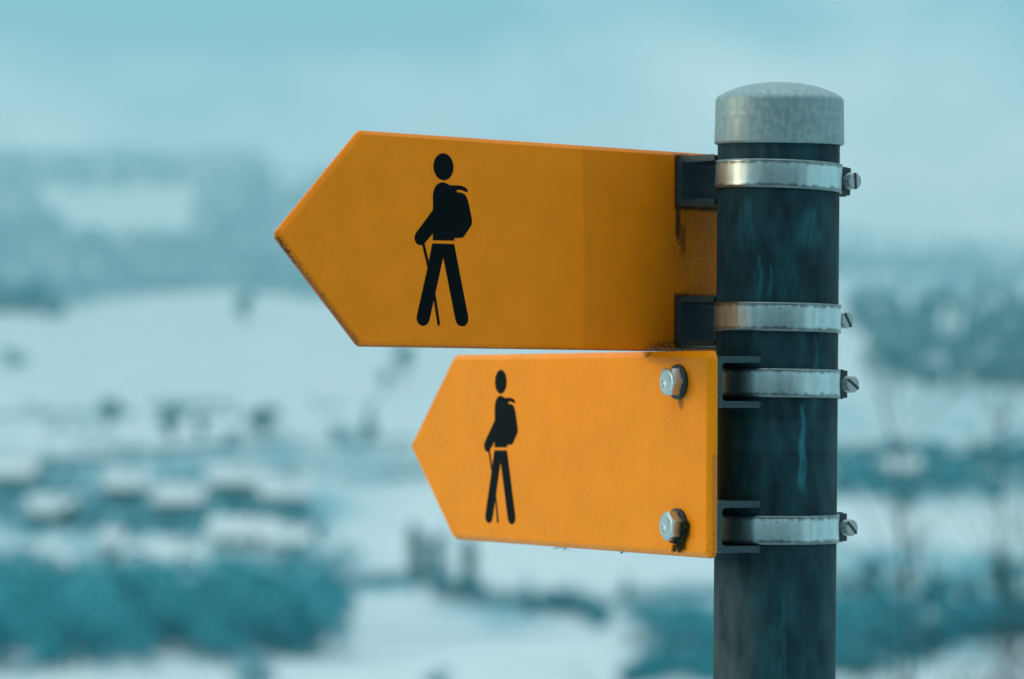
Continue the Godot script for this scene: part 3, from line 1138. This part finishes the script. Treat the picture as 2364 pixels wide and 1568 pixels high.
func hiker(o: Node3D, from: float) -> void:
	# the printed walker with rucksack and stick, in mm from where its middle stands
	var body := PackedVector2Array()
	for q in [[-5.3, 14.8], [-5.4, 21.6], [-4.9, 24.0], [-3.9, 25.8], [-2.4, 27.1], [-0.7, 27.8], [1.0, 28.0], [3.2, 27.5], [5.2, 26.8], [11.8, 26.9], [14.2, 26.4], [15.6, 25.7], [16.4, 24.9], [16.35, 24.3], [15.7, 23.9], [14.2, 24.3], [11.8, 24.9], [9.7, 24.75], [9.2, 24.3], [9.4, 23.75], [12.4, 23.5], [14.2, 23.0], [15.5, 21.8], [16.6, 19.9], [19.1, 11.1], [19.2, 9.6], [18.7, 8.2], [14.2, 3.0], [13.3, 2.3], [8.0, 1.9], [8.0, 0.7], [-5.3, 0.5], [-5.3, 3.6], [-10.0, -0.8], [-11.6, -1.9], [-13.4, -2.1], [-15.1, -1.6], [-16.3, -0.2], [-16.7, 1.5], [-15.9, 3.4]]:
		body.append(Vector2(q[0] + from, q[1]))
	var legs := PackedVector2Array()
	for q in [[-5.6, -1.0], [8.0, -0.9], [17.0, -35.2], [17.0, -36.8], [16.3, -38.3], [14.8, -39.4], [12.9, -39.7], [10.9, -39.2], [9.6, -38.1], [9.0, -36.8], [1.2, -7.4], [-7.1, -36.9], [-7.9, -38.4], [-9.3, -39.5], [-11.2, -39.9], [-13.2, -39.4], [-14.5, -38.2], [-15.1, -36.7], [-15.0, -35.2], [-9.0, -14.2]]:
		legs.append(Vector2(q[0] + from, q[1]))
	var stick := Geometry2D.offset_polyline(PackedVector2Array([Vector2(from - 11.3, -1.0), Vector2(from - 7.6, -12.7), Vector2(from - 4.0, -26.4), Vector2(from - 1.4, -38.9)]), 0.85, Geometry2D.JOIN_ROUND, Geometry2D.END_ROUND)
	var st := st_new()
	var head := PackedVector2Array()
	for i in 40:
		head.append(Vector2(from + 1.1 + 6.25 * cos(TAU * i / 40), 35.3 + 6.35 * sin(TAU * i / 40)))
	var merged := Geometry2D.merge_polygons(legs, stick[0])
	for poly in [head, body] + merged:
		if Geometry2D.is_polygon_clockwise(poly) and poly != merged[0] and poly in merged:
			continue
		sheet(st, poly, 0.10)
	piece("hiker_print", done(st), M.ink, o)


func sheet(st: SurfaceTool, poly: PackedVector2Array, z: float) -> void:
	var ix := Geometry2D.triangulate_polygon(poly)
	for i in range(0, ix.size(), 3):
		var a: Vector2 = poly[ix[i]]
		var b: Vector2 = poly[ix[i + 1]]
		var c: Vector2 = poly[ix[i + 2]]
		if (b - a).cross(c - a) > 0:
			var t: Vector2 = b
			b = c
			c = t
		for v in [a, b, c]:
			st.add_vertex(Vector3(v.x, v.y, z) * MM)


# A U of sheet steel, open to the post, its flanges cut to the tube. In the arrow's axes; `way` is +1 for the face side, -1 for behind.
func bracket_mesh(way: float, from: float, foot: float) -> ArrayMesh:
	var st := st_new()
	st.set_smooth_group(-1)
	var slices: Array[PackedVector2Array] = []
	var us: Array[float] = []
	for k in 17:
		var u := lerpf(-20.5, 20.5, k / 16.0)
		us.append(u)
		var tip := minf(30.0 - from, foot - sqrt(maxf(30.9 * 30.9 - u * u, 0.0)) - from)
		var s := PackedVector2Array([Vector2(12.5, tip - 0.5), Vector2(12.5, 3.6), Vector2(11.8, 1.4), Vector2(10.6, 0.3), Vector2(9.0, 0.0), Vector2(-9.0, 0.0), Vector2(-10.6, 0.3), Vector2(-11.8, 1.4), Vector2(-12.5, 3.6), Vector2(-12.5, tip - 0.5), Vector2(-12.0, tip), Vector2(-9.8, tip), Vector2(-9.3, tip - 0.5), Vector2(-9.3, 4.4), Vector2(-8.6, 3.3), Vector2(-7.6, 3.0), Vector2(7.6, 3.0), Vector2(8.6, 3.3), Vector2(9.3, 4.4), Vector2(9.3, tip - 0.5), Vector2(9.8, tip), Vector2(12.0, tip)])
		slices.append(s)
	var n := slices[0].size()
	for k in 16:
		for i in n:
			var j := (i + 1) % n
			quad(st, brk(us[k], slices[k][i], way, from), brk(us[k + 1], slices[k + 1][i], way, from), brk(us[k + 1], slices[k + 1][j], way, from), brk(us[k], slices[k][j], way, from))
	for k in [0, 16]:
		var ix := Geometry2D.triangulate_polygon(slices[k])
		for i in range(0, ix.size(), 3):
			tri(st, brk(us[k], slices[k][ix[i]], way, from), brk(us[k], slices[k][ix[i + 1]], way, from), brk(us[k], slices[k][ix[i + 2]], way, from))
	return done(st)


func brk(u: float, s: Vector2, way: float, from: float) -> Vector3:
	return Vector3(u, s.x, way * (s.y + from)) * MM


func placed(yaw: float, pitch: float, roll: float, at: Vector3) -> Transform3D:
	return Transform3D(Basis(Vector3.UP, yaw) * Basis(Vector3.RIGHT, pitch) * Basis(Vector3.BACK, roll), at)


func upper_sign() -> void:
	var o := arrow("arrow_sign", "upper orange arrow sign with black hiker, duller, turned away from the camera at the post", true, placed(0.73104, 0.00266, -0.00248, Vector3(-0.10666, 0.07359, -1.60325)))
	for v in [35.0, -35.0]:
		piece("clamp_bracket", bracket_mesh(1.0, 0.25, 49.84), M.bracket, o, Transform3D(Basis(), Vector3(273.9, v, 0) * MM))


func lower_sign() -> void:
	var o := arrow("arrow_sign", "lower orange arrow sign with black hiker, brighter, with two bolts at its right end", false, placed(-1.04757, -0.00278, -0.00231, Vector3(-0.05770, -0.02673, -1.96843)))
	var g := RandomNumberGenerator.new()
	g.seed = 15
	for v in [35.0, -35.0]:
		piece("clamp_bracket", bracket_mesh(-1.0, 4.9, 54.86), M.bracket, o, Transform3D(Basis(), Vector3(283.8, v, 0) * MM))
		var turn := Basis(Vector3.RIGHT, PI / 2)
		var b := piece("bolt", hex_head(), M.bolt, o, Transform3D(turn * Basis(Vector3.UP, 0.0 if v > 0 else 0.32), Vector3(277.6, v, 1.9) * MM))
		piece("washer", lathe([Vector2(0.004, 0.0017), Vector2(0.0081, 0.0017), Vector2(0.0085, 0.0013), Vector2(0.0085, 0.0)], 40), M.steel_dark, b, Transform3D(Basis(), Vector3(0, -0.00185, 0)))
		# raised marks forged on the head
		var st := st_new()
		for k in 5:
			var p := 2.4 + k * 0.42 + (2.0 if k > 2 else 0.0)
			box_at(st, Vector3(cos(p) * 3.7, 5.55, sin(p) * 3.7) * MM, Vector3(1.1, 0.3, 0.8) * MM)
		piece("head_mark", done(st), M.bolt, b)
	# moss on the lower bolt
	var ms := st_new()
	ms.set_smooth_group(-1)
	for i in 900:
		var a := g.randf_range(-2.7, 0.25)
		var r := g.randf_range(6.0, 9.2 + (3.6 if a > -1.9 and a < -1.0 else 0.0))
		var c := Vector3(278.6 + cos(a) * r, -35.0 + sin(a) * r, g.randf_range(0.2, 2.6)) * MM
		var u := Vector3(g.randfn(), g.randfn(), g.randfn()).normalized() * 0.0011
		var w := Vector3(g.randfn(), g.randfn(), g.randfn()).normalized() * 0.0006
		tri(ms, c + u, c + w, c - u)
	var mo := piece("moss", done(ms), M.moss, o)
	mo.set_meta("kind", "stuff")
	# crumbs of lichen hanging from the lower edge
	var cs := st_new()
	cs.set_smooth_group(-1)
	for q in [[158.0, 0.7], [166.0, 1.0], [221.0, 0.4]]:
		for i in 14:
			var c := Vector3(q[0] + g.randfn() * 0.9, -50.2 - g.randf() * q[1], -3.0 + g.randfn()) * MM
			var u := Vector3(g.randfn(), g.randfn(), g.randfn()).normalized() * 0.0007
			var w := Vector3(g.randfn(), g.randfn(), g.randfn()).normalized() * 0.0005
			tri(cs, c + u, c + w, c - u)
	var cr := piece("lichen", done(cs), M.moss, o)
	cr.set_meta("kind", "stuff")


func hex_head() -> ArrayMesh:
	# across corners 15 mm; a domed chamfer and a shallow dish
	var st := st_new()
	st.set_smooth_group(-1)
	for i in 6:
		var p := TAU * i / 6
		var q := TAU * (i + 1) / 6
		var steps := 6
		for k in steps:
			var a := lerpf(p, q, float(k) / steps)
			var b := lerpf(p, q, float(k + 1) / steps)
			var mid := (p + q) / 2
			var ra := 6.5 / cos(a - mid)
			var rb := 6.5 / cos(b - mid)
			var ta := 5.2 - (ra - 6.1) * 0.62
			var tb := 5.2 - (rb - 6.1) * 0.62
			var ea := Vector3(cos(a), 0, sin(a))
			var eb := Vector3(cos(b), 0, sin(b))
			var up := Vector3.UP
			quad(st, ea * ra * MM, (ea * ra + up * ta) * MM, (eb * rb + up * tb) * MM, eb * rb * MM)
			quad(st, (ea * ra + up * ta) * MM, (ea * 6.0 + up * 5.3) * MM, (eb * 6.0 + up * 5.3) * MM, (eb * rb + up * tb) * MM)
			quad(st, (ea * 6.0 + up * 5.3) * MM, (ea * 4.9 + up * 5.45) * MM, (eb * 4.9 + up * 5.45) * MM, (eb * 6.0 + up * 5.3) * MM)
			quad(st, (ea * 4.9 + up * 5.45) * MM, (ea * 2.4 + up * 5.3) * MM, (eb * 2.4 + up * 5.3) * MM, (eb * 4.9 + up * 5.45) * MM)
			tri(st, (ea * 2.4 + up * 5.3) * MM, Vector3(0, 5.0, 0) * MM, (eb * 2.4 + up * 5.3) * MM)
	return done(st)


# ---- hose clamps
func band_mesh(s: int) -> ArrayMesh:
	var g := FastNoiseLite.new()
	g.seed = s
	g.frequency = 1.0
	var st := st_new()
	var prof := [[31.0, -7.0], [31.35, -6.9], [31.15, -5.6], [31.05, -4.0], [31.05, 4.0], [31.15, 5.6], [31.35, 6.9], [31.0, 7.0], [30.25, 6.9], [30.25, -6.9], [31.0, -7.0]]
	var sides := 120
	for k in prof.size() - 1:
		st.set_smooth_group(1 if k < 7 else 2)
		for i in sides:
			for t in [[k, i], [k + 1, i], [k + 1, i + 1], [k, i], [k + 1, i + 1], [k, i + 1]]:
				var a: float = TAU * t[1] / sides
				var wob := g.get_noise_2d(cos(a) * 2.6, sin(a) * 2.6) * 0.35 + g.get_noise_2d(cos(a) * 7.0 + 9.0, sin(a) * 7.0) * 0.12
				var r: float = prof[t[0]][0] + (absf(wob) if t[0] < 8 or t[0] == 10 else 0.0)
				st.set_uv(Vector2(float(t[1]) / sides, prof[t[0]][1] / 14.0 + 0.5))
				st.add_vertex(Vector3(r * cos(a), prof[t[0]][1], r * sin(a)) * MM)
	return done(st)


func clamp_band(mm: float, phi: float, shift: float, housed: bool, slot: float, tilt: float, label: String) -> void:
	var o := thing("hose_clamp", label, "clamp", post_at(mm * MM) * Transform3D(Basis(Vector3.BACK, tilt), Vector3.ZERO), "worm drive clamps round the post")
	piece("band", band_mesh(int(mm) + 500), M.band, o, Transform3D(Basis(Vector3.UP, mm * 1.7), Vector3.ZERO))
	# worm housing on the far right of the tube, its screw pointing to the lens and the right
	var out := Vector3(cos(phi), 0, -sin(phi))
	var along := Vector3(sin(phi), 0, cos(phi))
	var frame := Transform3D(Basis(along, Vector3.UP, along.cross(Vector3.UP)), out * 35.4 * MM)
	if frame.basis.determinant() < 0:
		frame.basis.z = -frame.basis.z
	var st := st_new()
	if housed:
		var hs := PackedVector2Array()
		for q in [[-4.0, -7.0], [-4.0, 7.0], [-3.5, 7.4], [2.6, 7.4], [3.2, 6.9], [3.2, -6.9], [2.6, -7.4], [-3.5, -7.4]]:
			hs.append(Vector2(q[0], q[1]))
		# the housing's mouth, its ribs one behind another
		for k in 6:
			var x := -9.0 + k * 3.0
			var grow := 1.0 if k % 2 == 0 else 0.93
			for i in hs.size():
				var a: Vector2 = hs[i] * grow
				var b: Vector2 = hs[(i + 1) % hs.size()] * grow
				st.set_smooth_group(-1)
				quad(st, Vector3(x, a.y, a.x) * MM, Vector3(x + 3.0, a.y, a.x) * MM, Vector3(x + 3.0, b.y, b.x) * MM, Vector3(x, b.y, b.x) * MM)
			for x2 in [x, x + 3.0]:
				for i in range(1, hs.size() - 1):
					tri(st, Vector3(x2, hs[0].y * grow, hs[0].x * grow) * MM, Vector3(x2, hs[i].y * grow, hs[i].x * grow) * MM, Vector3(x2, hs[i + 1].y * grow, hs[i + 1].x * grow) * MM)
		piece("worm_housing", done(st), M.steel_dark, o, frame)
	else:
		box_at(st, Vector3(-4, 0, 1.0) * MM, Vector3(12, 9.0, 6.0) * MM)
		piece("worm_housing", done(st), M.steel_dark, o, frame)
	var head: Array = []
	for q in [[2.6, -6.0], [2.6, 0.0], [4.0, 0.3], [4.2, 1.0], [4.2, 4.2], [3.9, 4.8], [3.2, 5.0], [0.001, 5.05]]:
		head.append(Vector2(q[0], q[1]) * MM)
	var hb := frame.basis * Basis(Vector3.BACK, -PI / 2)
	var at := Transform3D(hb, frame.origin + along * (9.0 + shift) * MM)
	var sc := piece("screw", lathe(head, 28), M.screw, o, at)
	st = st_new()
	box_at(st, Vector3(0, 5.0, 0) * MM, Vector3(8.0, 0.5, 1.3) * MM)
	piece("slot", done(st), M.steel_dark, sc, Transform3D(Basis(Vector3.UP, slot), Vector3.ZERO))


func clamps() -> void:
	clamp_band(108.8, 0.62, 3.0, true, 0.1, -0.026, "topmost steel hose clamp, just under the post cap")
	clamp_band(39.3, 0.70, 0.0, false, 0.6, -0.010, "second hose clamp from the top, at the upper arrow's lower bracket")
	clamp_band(7.2, 0.66, 3.5, true, 1.0, -0.004, "third hose clamp from the top, at the lower arrow's upper bracket")
	clamp_band(-64.2, 0.64, 3.0, true, 0.8, 0.006, "lowest hose clamp, at the lower arrow's lower bracket")
